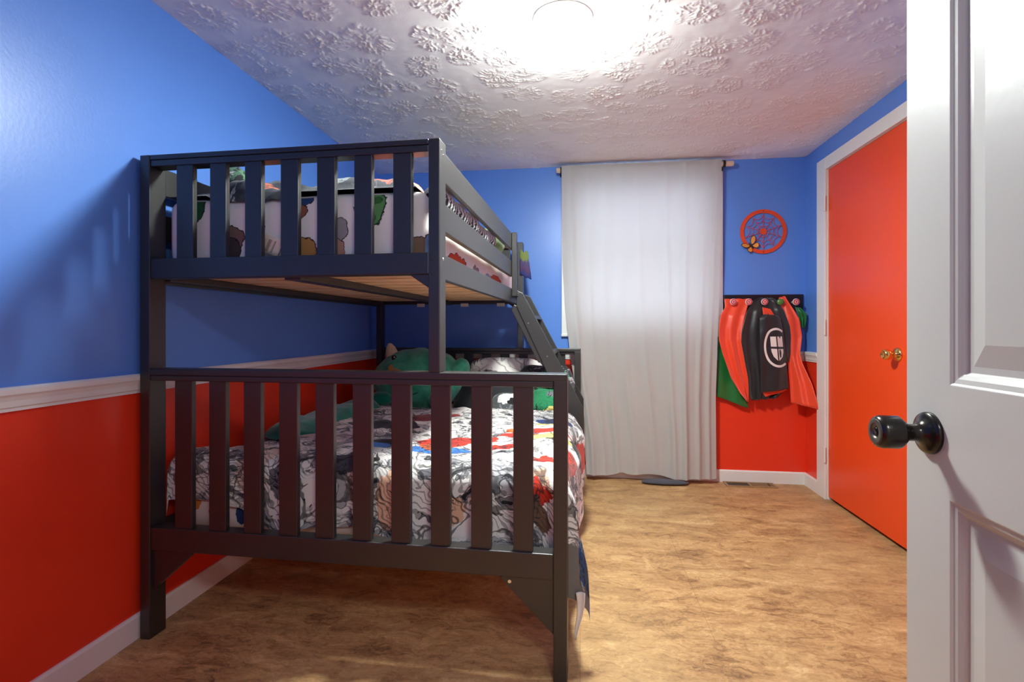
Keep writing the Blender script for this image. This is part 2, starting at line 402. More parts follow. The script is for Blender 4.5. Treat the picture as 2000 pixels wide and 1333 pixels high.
# closet door
d1 = st(mk('door_1', B(XR+.002, XR+.036, DY0, DY1, .022, DZ), M['door_red'], bevel=.002))
RX = Matrix.Rotation(-pi/2, 4, 'Y')         # +Z -> -X
def knob_at(x, y, z): return Matrix.Translation((x, y, z)) @ RX
kb = mk('door_knob', lathe([(0,.0),(.034,0),(.034,.004),(.030,.010),(.016,.014),(.012,.017),(.0115,.026),(.014,.030),(.022,.036),(.0265,.046),(.0265,.058),(.024,.066),(.018,.070),(.017,.066),(.008,.064),(0,.064)], 40, knob_at(XR+.002, 2.712, .942)), M['brass'], d1, smooth=True)
kb['label'] = 'polished brass door knob'
for z in (.28, 1.075, 1.85):
    b = B((XR-.018, XR-.015, DY1+.004, DY1+.034, z-.045, z+.045))
    lathe([(0,-.048),(.006,-.048),(.006,.048),(0,.048)], 12, Matrix.Translation((XR-.017, DY1+.002, z)), b)
    h = mk('hinge', b, M['white_plastic'], d1, bevel=.001)
# near grey door
ang = R(-.7)
d2 = empty('door_2', (.547, .197, 0), ang, kind='structure')
def panel_door():
    W, H, TH = .765, 2.05, .035
    cols = [(.106, .335), (.43, .659)]; rows = [(.20, .808), (.984, 1.63), (1.735, 1.93)]
    ys = sorted({0, W, *[W-a for c in cols for a in c]}); zs = sorted({.012, H, *[a for r in rows for a in r]})
    bm = bmesh.new(); vd = {}
    def V(x, y, z):
        k = (round(x,5), round(y,5), round(z,5))
        if k not in vd: vd[k] = bm.verts.new(k)
        return vd[k]
    def isP(y0, y1, z0, z1): return any(abs(W-c[1]-y0) < 1e-4 and abs(W-c[0]-y1) < 1e-4 for c in cols) and any(abs(r[0]-z0) < 1e-4 and abs(r[1]-z1) < 1e-4 for r in rows)
    prof = [(0,0),(.003,.003),(.010,.0045),(.016,.008),(.020,.0125),(.030,.0125),(.062,.005)]
    for y0, y1 in zip(ys, ys[1:]):
        for z0, z1 in zip(zs, zs[1:]):
            if isP(y0, y1, z0, z1):
                loops = [[V(d, y0+o, z0+o), V(d, y1-o, z0+o), V(d, y1-o, z1-o), V(d, y0+o, z1-o)] for o, d in prof]
                for a, b in zip(loops, loops[1:]):
                    for k in range(4): bm.faces.new((a[k], a[(k+1)%4], b[(k+1)%4], b[k]))
                bm.faces.new(loops[-1])
            else: bm.faces.new((V(0,y0,z0), V(0,y1,z0), V(0,y1,z1), V(0,y0,z1)))
    Z0, Z1 = zs[0], zs[-1]
    bk = [bm.verts.new(p) for p in ((TH,0,Z0),(TH,W,Z0),(TH,W,Z1),(TH,0,Z1))]
    bm.faces.new(bk[::-1])
    bm.faces.new([V(0,W,z) for z in zs]+[bk[2], bk[1]]); bm.faces.new([V(0,0,z) for z in zs][::-1]+[bk[0], bk[3]])
    bm.faces.new([V(0,y,Z1) for y in ys]+[bk[2], bk[3]]); bm.faces.new([V(0,y,Z0) for y in ys][::-1]+[bk[0], bk[1]])
    return bm
mk('panel_slab', panel_door(), M['door_grey'], d2, bevel=.0012)
kz, ky = .902, .765-.060
k2 = mk('door_knob', lathe([(0,0),(.0335,0),(.0335,.004),(.032,.007),(.027,.0085),(.021,.012),(.0155,.016),(.0135,.022),(.0135,.034),(.0185,.0385),(.0255,.046),(.0265,.049),(.0265,.072),(.0245,.078),(.021,.080)], 48, knob_at(0, ky, kz)), M['knob_dark'], d2, smooth=True)
k2['label'] = 'dark bronze door knob with keyhole'
mk('knob_face', lathe([(.0214,.0795),(.0205,.0806),(.0105,.0806),(.0100,.079),(.0075,.0775),(0,.0775)], 40, knob_at(0, ky, kz)), M['knob_face'], k2, smooth=True)
mk('key_cylinder', lathe([(.0066,.077),(.0066,.0795),(.0056,.080),(0,.080)], 24, knob_at(0, ky, kz)), M['knob_dark'], k2, smooth=True)

# window
wn = empty('window_1', (0, YB, 0), kind='structure')
fx0, fx1, fz0, fz1 = -.133, .985, 1.022, 2.165
mk('window_casing', B((fx0, WX0, -.018, 0, fz0, fz1), (WX1, fx1, -.018, 0, fz0, fz1), (WX0, WX1, -.018, 0, WZ1, fz1), (WX0, WX1, -.018, 0, fz0, WZ0), (fx0-.002, fx1+.002, -.03, 0, fz0-.012, fz0+.006)), M['trim'], wn, bevel=.003)
zm = (WZ0+WZ1)/2
mk('sash', B((WX0, WX0+.035, .03, .06, WZ0, WZ1), (WX1-.035, WX1, .03, .06, WZ0, WZ1), (WX0, WX1, .03, .06, WZ0, WZ0+.035), (WX0, WX1, .03, .06, WZ1-.035, WZ1), (WX0, WX1, .03, .065, zm-.02, zm+.02)), M['trim'], wn, bevel=.002)
mk('pane', B(WX0+.03, WX1-.03, .042, .046, WZ0+.03, WZ1-.03), M['glass'], wn)

# ceiling light
lt = empty('ceiling_light', (-.066, 1.952, ZC), 0, 'round white flush mount ceiling light, switched on', 'ceiling light')
mk('light_base', lathe([(0,0),(.113,0),(.113,-.022),(.110,-.026),(0,-.026)], 64), M['white_plastic'], lt, smooth=False, bevel=.002)
gl = mk('glass_drum', lathe([(.100,-.026),(.104,-.030),(.107,-.045),(.107,-.095),(.103,-.112),(.096,-.121)], 64), M['globe'], lt, smooth=True)
mk('glass_bottom', lathe([(.096,-.121),(.085,-.127),(.05,-.132),(0,-.133)], 64), M['globe_low'], lt, smooth=True)
gl['label'] = 'glowing frosted glass drum'

# ------------------------------------------------------------------ bunk bed
BO = (-1.497, 1.576, 0); BR = R(-1.2); L = 2.03
bed = empty('bunk_bed', BO, BR, 'black wooden twin over full bunk bed with slatted ends and ladder', 'bunk bed')
K = M['black']
def bp(name, b, mat=K, parent=bed, bevel=.003, **kw): return mk(name, b, mat, parent, bevel, **kw)
def yy(a, b, end): return (a, b) if not end else (L-b, L-a)
for end in (0, 1):
    def bx(x0, x1, a, b, z0, z1):
        y0, y1 = yy(a, b, end); return B(x0, x1, y0, y1, z0, z1)
    bp('post', bx(-.004, .034, 0, .07, 0, 1.665))
    bp('post', bx(1.417, 1.459, 0, .067, 0, .912))
    bp('post', bx(1.026, 1.063, 0, .068, .931, 1.665))
    # lower end
    bp('end_rail', bx(.034, 1.459, -.001, .068, .909, .931))
    bp('end_rail', bx(.034, 1.417, .003, .05, .890, .909))
    bp('end_rail', bx(.034, 1.417, .004, .055, .307, .385))
    for x0, x1 in ((.121,.186),(.251,.314),(.380,.443),(.509,.574),(.638,.703),(.768,.832),(.899,.963),(1.030,1.093),(1.160,1.224),(1.293,1.354)):
        bp('slat', bx(x0, x1, .012, .032, .384, .892), bevel=.002)
    # upper end
    bp('end_rail', bx(.034, 1.026, .001, .062, 1.648, 1.665))
    bp('end_rail', bx(.034, 1.026, .004, .058, 1.626, 1.648))
    bp('end_rail', bx(.034, 1.026, .004, .05, 1.240, 1.309))
    for x0, x1 in ((.129,.192),(.256,.316),(.386,.447),(.516,.579),(.645,.708),(.774,.835),(.906,.968)):
        bp('slat', bx(x0, x1, .010, .030, 1.308, 1.628), bevel=.002)
    y0, y1 = yy(.014, .036, end)
    bp('gusset', prism([(1.417, .308), (1.262, .308), (1.25, .300), (1.417, .135)], 'y', y0, y1), bevel=.002)
    bp('gusset', prism([(.034, .308), (.034, .165), (.188, .300), (.178, .308)], 'y', y0, y1), bevel=.002)
    y0, y1 = yy(.012, .05, end)
    bp('gusset', prism([(1.026, 1.242), (1.026, 1.195), (.965, 1.236), (.965, 1.242)], 'y', y0, y1), bevel=.002)
# screw heads and bolt holes on the front
def disc_y(r, y0, y1, x, z): return lathe([(0, 0), (r, 0), (r*.85, y0-y1), (0, y0-y1)], 20, Matrix.Translation((x, y0, z)) @ Matrix.Rotation(-pi/2, 4, 'X'))
sc = bp('screw', disc_y(.0065, .0135, .0175, 1.282, .291), M['chrome'], bevel=0); sc['label'] = 'bright screw head'
for z in (1.292, 1.247):
    bp('bolt_cover', disc_y(.011, 0, .0012, 1.044, z), K, bevel=0)
for y, z in ((.022, 1.632), (.040, 1.622), (.038, 1.29)):
    o = bp('screw', lathe([(0,0),(.005,0),(.004,.0015),(0,.0015)], 14, Matrix.Translation((1.063, y, z)) @ Matrix.Rotation(pi/2, 4, 'Y')), M['chrome'], bevel=0)
# side rails and guards
for x0, x1, ye in ((1.038, 1.060, 1.53), (-.002, .020, L-.07)):
    bp('guard_rail', B(x0, x1, .068, ye, 1.543, 1.640)); bp('guard_rail', B(x0, x1, .068, ye, 1.383, 1.474))
    bp('side_rail', B(x0, x1, .068, L-.068, 1.226, 1.309))
bp('side_rail', B(-.002, .022, .07, L-.07, .30, .385)); bp('side_rail', B(1.432, 1.456, .067, L-.067, .30, .385))
bp('guard_post', B(1.060, 1.088, 1.486, 1.532, 1.262, 1.645))
# support slats under the upper mattress
for k in range(13):
    y = .07+k*.148
    bp('support_slat', B(.020, 1.038, y, y+.098, 1.262, 1.280), M['pine'], bevel=.002)
for xa, xb in ((.020, .052), (1.006, 1.038)):
    bp('slat_ledge', B(xa, xb, .07, L-.07, 1.236, 1.262))
bp('center_beam', B(.50, .56, .055, L-.055, 1.234, 1.262), K)
for x in (.30, .62, .88):
    o = bp('bracket', B(x, x+.055, L-.06, L-.052, 1.222, 1.245), M['white_plastic'], bevel=.001); o['label'] = 'small white bracket'
# ladder: leans from the upper side rail down over the lower one
lad = bp('ladder', B(1.062, 1.10, 1.52, 1.93, 1.262, 1.285))
def stringer(y0, y1):
    # outline in x-z, top to foot, with a hand slot cut through
    return prism([(1.085, 1.300), (1.122, 1.283), (1.480, .600), (1.484, .36), (1.478, .32), (1.405, .510), (1.082, 1.205)], 'y', y0, y1)
mk('stringer', stringer(1.525, 1.550), K, lad, .003); mk('stringer', stringer(1.895, 1.92), K, lad, .003)
mk('hook_board', prism([(1.066, 1.215), (1.085, 1.205), (1.25, .862), (1.215, .862), (1.050, 1.18)], 'y', 1.535, 1.56), K, lad, .003)
for k in range(3):
    z = 1.14-.215*k; x = 1.122+(1.283-z)*.524
    mk('tread', prism([(x-.085, z+.009), (x-.004, z+.009), (x+.004, z-.013), (x-.075, z-.013)], 'y', 1.548, 1.898), K, lad, .002)
for x, z in ((1.155, 1.10), (1.27, .90), (1.385, .68)):
    mk('screw', disc_y(.005, 1.525, 1.527, x, z), M['chrome'], lad)

BM = Matrix.Translation(BO) @ Matrix.Rotation(BR, 4, 'Z')
def bedthing(name, bm, mat, label, cat, **kw):
    """a thing lying on the bunk: mesh in bunk coordinates, placed in the room"""
    o = mk(name, bm, mat, None, **kw); o.matrix_world = BM; return tag(o, label, cat)
def rbox(x0, x1, y0, y1, z0, z1, r, n=10, wob=.0):
    """soft box with rounded edges, UV by its foot / side faces"""
    def fn_face(): pass
    bm = bmesh.new(); uvl = bm.loops.layers.uv.verify()
    cx, cy, cz = (x0+x1)/2, (y0+y1)/2, (z0+z1)/2; hx, hy, hz = (x1-x0)/2, (y1-y0)/2, (z1-z0)/2
    def soft(p):
        q = Vector(p); i = Vector((max(-hx+r, min(hx-r, q.x)), max(-hy+r, min(hy-r, q.y)), max(-hz+r, min(hz-r, q.z))))
        d = q-i
        if d.length > 1e-6: q = i+d.normalized()*r
        w = wob*nz(q.x*5+3, q.y*5, q.z*5)
        return Vector((cx, cy, cz))+q+(d.normalized()*w if d.length > 1e-6 else Vector())
    for ax, sg in ((0,1),(0,-1),(1,1),(1,-1),(2,1),(2,-1)):
        A, Bx = [(1,2),(0,2),(0,1)][ax]; hs = (hx, hy, hz)
        na, nb = max(4, int(hs[A]*2/.025)), max(4, int(hs[Bx]*2/.025))
        V = []
        for j in range(nb+1):
            row = []
            for i in range(na+1):
                p = [0,0,0]; p[ax] = sg*hs[ax]; p[A] = -hs[A]+2*hs[A]*i/na; p[Bx] = -hs[Bx]+2*hs[Bx]*j/nb
                row.append(bm.verts.new(soft(p)))
            V.append(row)
        for j in range(nb):
            for i in range(na):
                f = bm.faces.new((V[j][i], V[j][i+1], V[j+1][i+1], V[j+1][i])); f.smooth = True
                for l in f.loops:
                    c = l.vert.co
                    l[uvl].uv = (c.x, c.z) if ax == 1 else ((c.y+5, c.z) if ax == 0 else (c.x, c.y+3))
    bmesh.ops.remove_doubles(bm, verts=bm.verts, dist=1e-4)
    return bm

# ---- upper mattress in a printed sheet (u = x, v = z on the foot face; u = y + 5 on the side)
t = NT('pale_pink_printed_sheet'); uv = t.coord('UV')
col = srgb(246, 236, 234)
ub = [(.80,1.476,.052,.062,C(96,150,92)), (.815,1.50,.02,.012,C(62,112,62)), (.79,1.44,.03,.016,C(72,124,72)),
      (.13,1.49,.05,.05,C(40,92,58)), (.285,1.385,.05,.045,C(128,98,92)), (.285,1.345,.035,.035,C(78,62,66)), (.245,1.43,.014,.022,C(110,84,82)), (.40,1.41,.012,.026,C(64,56,60)),
      (.545,1.515,.05,.026,C(52,72,124)), (.53,1.47,.035,.03,C(150,88,74)),
      (.555,1.345,.055,.035,C(190,134,78)), (.68,1.40,.04,.035,C(164,154,160)), (.675,1.35,.036,.03,C(196,142,126)), (.985,1.33,.07,.036,C(132,104,88)),
      (5.14,1.34,.07,.05,C(110,150,190)), (5.45,1.335,.13,.028,C(206,70,40)), (5.78,1.335,.06,.02,C(150,140,150)), (6.30,1.34,.16,.024,C(202,80,52)), (6.05,1.325,.08,.02,C(150,170,200))]
col = blobs_layer(t, uv, col, ub, .012, True)
t.base(col, .8, .2); t.bump(t.noise(uv, 9, 3).outputs[0], .25, .02); M['sheet_up'] = t.m
um = bedthing('mattress', rbox(.03, 1.000, .075, 1.945, 1.282, 1.532, .045, wob=.006), M['sheet_up'], 'upper bunk mattress in a pale pink printed sheet', 'mattress', smooth=True)
def tag_card():
    return grid(lambda a, b: Vector((.372+.10*a+.03*b, .066-.010*math.sin(a*2)-.004*b, 1.348+.055*b-.035*a+.0*b)), 6, 4)
t = NT('paper_care_tag'); uv = t.coord('UV'); su = t.n.new('ShaderNodeSeparateXYZ'); t.l(uv, su.inputs[0])
def inside(x, a, b): return t.math('MULTIPLY', t.math('GREATER_THAN', x, a), t.math('LESS_THAN', x, b))
sq = t.math('MULTIPLY', inside(su.outputs[0], .2, .38), inside(su.outputs[1], .3, .7))
ln = t.math('MULTIPLY', inside(su.outputs[0], .5, .62), inside(su.outputs[1], .1, .8)); l2 = t.math('MULTIPLY', inside(su.outputs[0], .72, .78), inside(su.outputs[1], .1, .8))
t.base(t.mix(t.math('MULTIPLY', t.math('MAXIMUM', sq, t.math('MAXIMUM', ln, l2)), .6), srgb(234, 214, 196), srgb(120, 92, 70)), .7, .2); M['tagpaper'] = t.m
tg = mk('care_tag', tag_card(), M['tagpaper'], um, solid=.001); tg['label'] = 'cream care tag'

# ---- upper comforter, bunched
def up_top(x, y):
    z = 1.555+.045*nz(x*4.2, y*3.1, 1.7)+.028*nz(x*9, y*8, 4)+.01*nz(x*22, y*20, 9)
    z += .10*math.exp(-((x-.30)**2/.02+(y-.42)**2/.05)) + .035*math.exp(-((x-.62)**2/.012+(y-.25)**2/.03)) + .03*math.exp(-((x-.8)**2/.01+(y-.28)**2/.03))
    z += .02*sm(.3, 1.2, y)
    return z
def up_fn(a, b):
    x = .035+.925*a; y = .085+1.45*b
    e = min(x-.035, .962-x); f = y-.085
    z = up_top(x, y)
    k = min(sm(0, .05, e), sm(0, .045, f+.004*nz(x*20, 3)))
    z = lerp(1.536, z, k)
    hang = sm(.19, .24, x)*(1-sm(.47, .55, x))*(1-sm(0, .02, f))
    y -= .018*hang
    if b < .001: return Vector((x, .068, 1.536-.032*hang*(.8+.4*nz(x*30, 2))))
    y += (.012*nz(x*13, 5.5)-.006)*(1-b)
    return Vector((x, y, max(z, 1.536)))
M['comf_up'] = comic_mat('navy_printed_comforter', [(.39,.07,.05,.035,C(208,112,84)), (.84,.08,.07,.06,C(196,92,72)), (.94,.10,.05,.05,C(214,120,98)), (.66,.07,.05,.05,C(150,162,166)), (.2,.5,.10,.14,C(108,138,108)), (.60,.06,.05,.06,C(48,54,60))], paper=C(22,30,50), ink=.6, dark=.0, gray=.05, scale=7)
cu = bedthing('comforter', grid(up_fn, 70, 80, lambda a, b: (.035+.965*a, 1.45*b)), M['comf_up'], 'dark navy printed comforter bunched on the upper bunk', 'comforter')
# pillow stood up at the near left
def cushion(cx, cy, cz, rx, ry, rz, p=2.6, n=36, m=20, rot=None, wob=.02, seed=0, uvs=1.0):
    bm = bmesh.new(); uvl = bm.loops.layers.uv.verify(); Mx = Matrix.Translation((cx, cy, cz)) @ (rot or Matrix())
    def sg(v, e): return math.copysign(abs(v)**e, v)
    def fn(a, b):
        th = 2*pi*a; ph = -pi/2+pi*b
        v = Vector((rx*sg(math.cos(th), 2/p)*sg(math.cos(ph), .9), ry*sg(math.sin(th), 2/p)*sg(math.cos(ph), .9), rz*sg(math.sin(ph), .95)))
        v *= 1+wob*nz(v.x*14+seed, v.y*14, v.z*14)*3
        return Mx @ v
    V = [[bm.verts.new(fn(i/n, j/m)) for i in range(n)] for j in range(1, m)]
    S0, S1 = bm.verts.new(fn(0, 0)), bm.verts.new(fn(0, 1))
    for j in range(m-2):
        for i in range(n): bm.faces.new((V[j][i], V[j][(i+1)%n], V[j+1][(i+1)%n], V[j+1][i]))
    for i in range(n):
        bm.faces.new((S0, V[0][(i+1)%n], V[0][i])); bm.faces.new((S1, V[-1][i], V[-1][(i+1)%n]))
    Mi = Mx.inverted()
    for f in bm.faces:
        f.smooth = True
        for l in f.loops:
            c = Mi @ l.vert.co; l[uvl].uv = (c.x*uvs, c.y*uvs)
    return bm
M['pil_green'] = comic_mat('green_black_pillow_print', [(-.05,.0,.06,.05,C(96,140,104)), (.1,.05,.05,.06,C(150,176,148))], paper=C(70,104,84), ink=.6, dark=.4, gray=.3, scale=12)
bedthing('pillow', cushion(.20, .30, 1.585, .15, .085, .05, rot=Matrix.Rotation(R(55), 4, 'Y') @ Matrix.Rotation(R(12), 4, 'Z'), wob=.03), M['pil_green'], 'dark green printed pillow propped up at the near left of the upper bunk', 'pillow')
# hatched blanket pressed along the guard rail
t = NT('black_white_hatched_blanket'); uv = t.coord('UV')
wv = t.node('ShaderNodeTexWave', {'wave_type': 'BANDS', 'bands_direction': 'X'}, Vector=uv, Scale=8.0, Distortion=5.0, Detail=2.0)
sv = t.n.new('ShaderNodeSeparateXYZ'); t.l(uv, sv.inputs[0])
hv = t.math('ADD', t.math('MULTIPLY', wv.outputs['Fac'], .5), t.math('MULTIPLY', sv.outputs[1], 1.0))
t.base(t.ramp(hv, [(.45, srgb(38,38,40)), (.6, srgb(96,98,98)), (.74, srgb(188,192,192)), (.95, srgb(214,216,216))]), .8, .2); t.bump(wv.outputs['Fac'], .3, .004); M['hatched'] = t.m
def roll_fn(a, b):
    y = .10+1.12*a; th = 2*pi*b
    r = .037*(1+.16*nz(y*7, 2)+.05*math.sin(y*31))*(min(1, (a*14)**.5)*min(1, ((1-a)*10)**.5)+.05)
    cz = 1.522+.012*nz(y*4, 8); cx = .992
    return Vector((cx+r*math.cos(th)*1.1, y, cz+r*1.25*math.sin(th)))
bedthing('throw_blanket', grid(roll_fn, 90, 22, lambda a, b: (a*1.1, .5+.5*math.sin(2*pi*b))), M['hatched'], 'black and white hatched blanket rolled along the upper guard rail', 'blanket')
bedthing('pillow', cushion(.80, 1.55, 1.60, .19, .26, .075, p=4, wob=.02, seed=3), fabric('light_green_pillow_cloth', srgb(138, 176, 96)), 'light green pillow at the far head end of the upper bunk', 'pillow')
# small coloured cloth at the far post
def cl_fn(a, b):
    x = 1.045+.055*a+.025*b*a; y = 1.952-.006*math.sin(a*3)
    return Vector((x, y, 1.60-.16*b+.02*nz(a*3, b*3)-.035*a*b))
t = NT('purple_green_cloth'); uv = t.coord('UV'); n = t.noise(uv, 4, 3).outputs[0]; su = t.n.new('ShaderNodeSeparateXYZ'); t.l(uv, su.inputs[0])
t.base(t.ramp(t.math('ADD', su.outputs[1], t.math('MULTIPLY', t.math('SUBTRACT', n, .5), .3)), [(.30, srgb(118,132,72)), (.42, srgb(78,70,112)), (.75, srgb(84,58,92)), (.9, srgb(44,54,110))]), .7, .2); M['pcloth'] = t.m
bedthing('hanging_cloth', grid(cl_fn, 10, 14), M['pcloth'], 'small purple and green cloth draped on the far upper bed post', 'cloth', solid=.004)

# ---- lower mattress
t = NT('white_sheet_with_red_blue_figures'); uv = t.coord('UV')
lb = [(.20,.405,.035,.02,C(176,44,56)), (.21,.425,.02,.02,C(74,60,96)), (.185,.455,.02,.012,C(206,140,60)), (.295,.405,.022,.04,C(44,62,108)), (.33,.40,.03,.012,C(84,60,88)), (.43,.435,.03,.012,C(192,52,48)), (.445,.415,.022,.012,C(48,86,156)), (.42,.395,.01,.014,C(176,40,44)), (.57,.43,.016,.04,C(46,84,150)), (.60,.41,.02,.012,C(60,64,92)), (.70,.40,.008,.016,C(180,40,48)), (.115,.44,.02,.03,C(206,130,60)), (.90,.37,.01,.02,C(176,60,60))]
t.base(blobs_layer(t, uv, srgb(228, 214, 208), lb, .006, False), .8, .2); t.bump(t.noise(uv, 8, 3).outputs[0], .3, .02); M['sheet_low'] = t.m
bedthing('mattress', rbox(.03, 1.425, .118, 1.95, .335, .545, .05, wob=.006), M['sheet_low'], 'lower bunk full mattress in a white sheet with red and blue figures', 'mattress', smooth=True)

# ---- lower comforter draped over foot and right side
EX, EY, RR_ = 1.375, .165, .065
def edge(e):
    if e <= 0: return e, 0.0
    q = pi*RR_/2
    if e < q: return RR_*math.sin(e/RR_), RR_*(1-math.cos(e/RR_))
    return RR_, RR_+e-q
def ctop(x, y):
    z = .597+.020*nz(x*3.1, y*2.7, .3)+.013*nz(x*7.5, y*6.5, 5)+.006*nz(x*17, y*15, 8)
    z -= .055*(1-sm(.0, .35, x))*sm(.15, .5, y)
    z += .016*math.exp(-((y-.2)/.1)**2)
    return z
DR = .37
A0, A1, Bt0, Bt1 = -.05, EX+DR, -.25, 1.24
def ab(a, b):
    aa = lerp(A0, A1, a)
    fd = interp([(0,.15),(.25,.15),(.32,.17),(.40,.22),(1.3,.235),(1.45,.30),(2,.36)], aa)[0]+.012*nz(aa*9, 3)
    bb_ = lerp(-fd, Bt1+.03*nz(aa*5, 1), b) if b > .22 else lerp(-fd, lerp(-fd, Bt1, .22), b/.22)
    return aa, bb_
NB0 = .22
def com_fn(a, b):
    aa = lerp(A0, A1, a)
    fd = interp([(-.1,.20),(.22,.20),(.30,.21),(.42,.27),(1.36,.29),(1.43,.42),(2,.42)], aa)[0]+.012*nz(aa*9, 3)
    # b<.25 : the foot drop ; beyond: the top
    if b < .25: yv = lerp(-fd, .12, b/.25)
    else: yv = lerp(.12, Bt1, (b-.25)/.75)
    e1, e2 = aa-EX, -yv+.0
    dx, dz1 = edge(e1); dy, dz2 = edge(e2)
    x = (EX+dx) if e1 > 0 else max(aa, .012)
    y = (EY-dy) if e2 > 0 else EY+yv
    z = ctop(min(aa, EX), EY+max(yv, 0))
    drop = max(dz1, dz2)+.26*min(dz1, dz2)
    z -= drop
    if aa < .012: z -= (.012-aa)*1.0
    # soft folds on the hanging parts
    h1 = sm(0, .1, dz1); h2 = sm(0, .1, dz2)
    x += h1*(.030+.022*math.sin(y*11+1.0)+.016*nz(y*6, z*3, 2)+.02*dz1)
    y += h2*(.006*math.sin(aa*21)+.008*nz(aa*7, z*6, 6)) if e1 < 0 else 0
    if e1 > .08 and e2 > .06: x += .03*sm(.08, .3, e2)*sm(.05, .3, e1)
    y = max(y, .078)
    w = .007*nz(x*12, y*12, z*12)
    return Vector((x, y, z+w*(1-h1)*(1-h2)))
def com_uv(a, b):
    aa = lerp(A0, A1, a); yv = lerp(-.28, .12, b/.25) if b < .25 else lerp(.12, Bt1, (b-.25)/.75)
    return (aa, yv)
def com_m(a, b):
    aa, yv = com_uv(a, b); return 1 if (EX+.04 < aa < EX+.31 and yv < -.15) else 0
cb = [(.93,.35,.12,.10,RED), (1.05,.40,.10,.08,RED), (.95,.22,.14,.05,BLU), (.90,.28,.06,.05,ORG), (.70,.25,.10,.08,BLK), (.69,.20,.06,.04,BLU),
      (1.21,.52,.11,.05,RED), (1.22,.62,.08,.05,ORG), (1.20,.30,.09,.035,RED), (1.34,.62,.12,.06,RED), (1.36,.50,.10,.05,YEL), (1.34,.90,.10,.08,DBL), (1.33,.84,.08,.03,YEL),
      (.62,.85,.12,.10,C(140,38,34)), (.74,.95,.1,.06,C(150,44,38)), (.55,.65,.16,.10,BLK), (1.37,.15,.06,.06,RED),
      (1.355,-.045,.05,.055,TAN), (1.345,-.075,.055,.03,RED), (1.35,-.15,.05,.05,BRN), (.86,-.16,.05,.10,TAN), (.33,-.05,.06,.16,C(226,200,186)), (.46,-.10,.05,.07,GRY), (.74,-.10,.05,.10,C(206,180,172)), (1.07,-.17,.05,.05,TAN),(.70,-.05,.07,.05,C(70,66,78)),
      (1.46,.30,.06,.09,RED), (1.52,.16,.07,.06,RED), (1.56,.05,.08,.08,BLK), (1.60,.10,.07,.07,BLU), (1.55,-.06,.04,.04,RED), (1.66,-.10,.07,.06,BLU), (1.70,-.2,.07,.08,BLU), (1.50,.55,.06,.12,BLK), (1.6,.85,.08,.14,RED)]
M['comf_low'] = comic_mat('black_white_comic_print_comforter', cb, paper=srgb(238, 232, 227), ink=.75, dark=.10, gray=.28, scale=4.6)
cl = bedthing('comforter', grid(com_fn, 150, 150, com_uv, com_m), [M['comf_low'], M['lining']], 'black and white comic print comforter on the lower bunk', 'comforter')
def strip_fn(a, b):
    w = .028*(1-b*.85); x = 1.497+(a-.5)*w+.004*math.sin(b*5)-.012*b
    return Vector((x, .082+.008*math.sin(a*3), .235-.150*b))
o = mk('loose_corner', grid(strip_fn, 5, 14), M['hem_white'], cl, solid=.003); o['label'] = 'white cloth corner hanging down'

# ---- pillows and plush on the lower bunk
Rx = lambda d: Matrix.Rotation(R(d), 4, 'X')
M['pil_print'] = comic_mat('white_grey_pillow_print', [(-.12,.0,.10,.08,GRY), (-.14,.02,.05,.05,C(70,70,76))], ink=.5, dark=.02, gray=.2, scale=4)
bedthing('pillow', cushion(.955, 1.875, .690, .265, .19, .075, p=4.5, rot=Rx(66), wob=.015, seed=5), M['pil_print'], 'white and grey printed pillow leaning on the lower headboard', 'pillow')
M['pil_green2'] = comic_mat('green_black_white_pillow_print', [(.0,-.04,.16,.04,C(48,150,92)), (.06,.06,.10,.05,C(52,160,108))], paper=C(58,60,64), ink=.6, dark=.3, gray=.3, scale=13)
bedthing('pillow', cushion(1.235, 1.76, .675, .19, .165, .075, p=4, rot=Rx(62), wob=.02, seed=9), M['pil_green2'], 'dark pillow with green print at the right of the lower headboard', 'pillow')
bedthing('pillow', cushion(.90, 1.60, .635, .23, .13, .07, p=3.5, rot=Rx(48), wob=.03, seed=11), M['pillow_dark'], 'plain black pillow in front of the printed pillow', 'pillow')
M['green_print'] = comic_mat('green_grey_cushion_print', [(-.02,-.02,.10,.06,C(34,122,78)), (.05,.02,.06,.025,C(110,110,116)), (.05,-.085,.08,.02,YEL)], paper=C(36,126,82), ink=.4, dark=.05, gray=.1, scale=6)
bedthing('cushion', cushion(1.27, 1.50, .635, .105, .085, .045, p=3, rot=Rx(40), wob=.03, seed=21), M['green_print'], 'small green and grey cushion at the right edge of the lower bunk', 'cushion')
M['face_print'] = comic_mat('grey_white_cushion_print', [(.0,.02,.06,.045,C(226,222,218)), (.03,.0,.025,.03,BLK)], paper=C(74,78,78), ink=.3, dark=.05, gray=.1, scale=5)
bedthing('cushion', cushion(1.045, 1.45, .615, .10, .085, .045, p=3, rot=Rx(45), wob=.03, seed=31), M['face_print'], 'small grey cushion with a white patch in front of the black pillow', 'cushion')
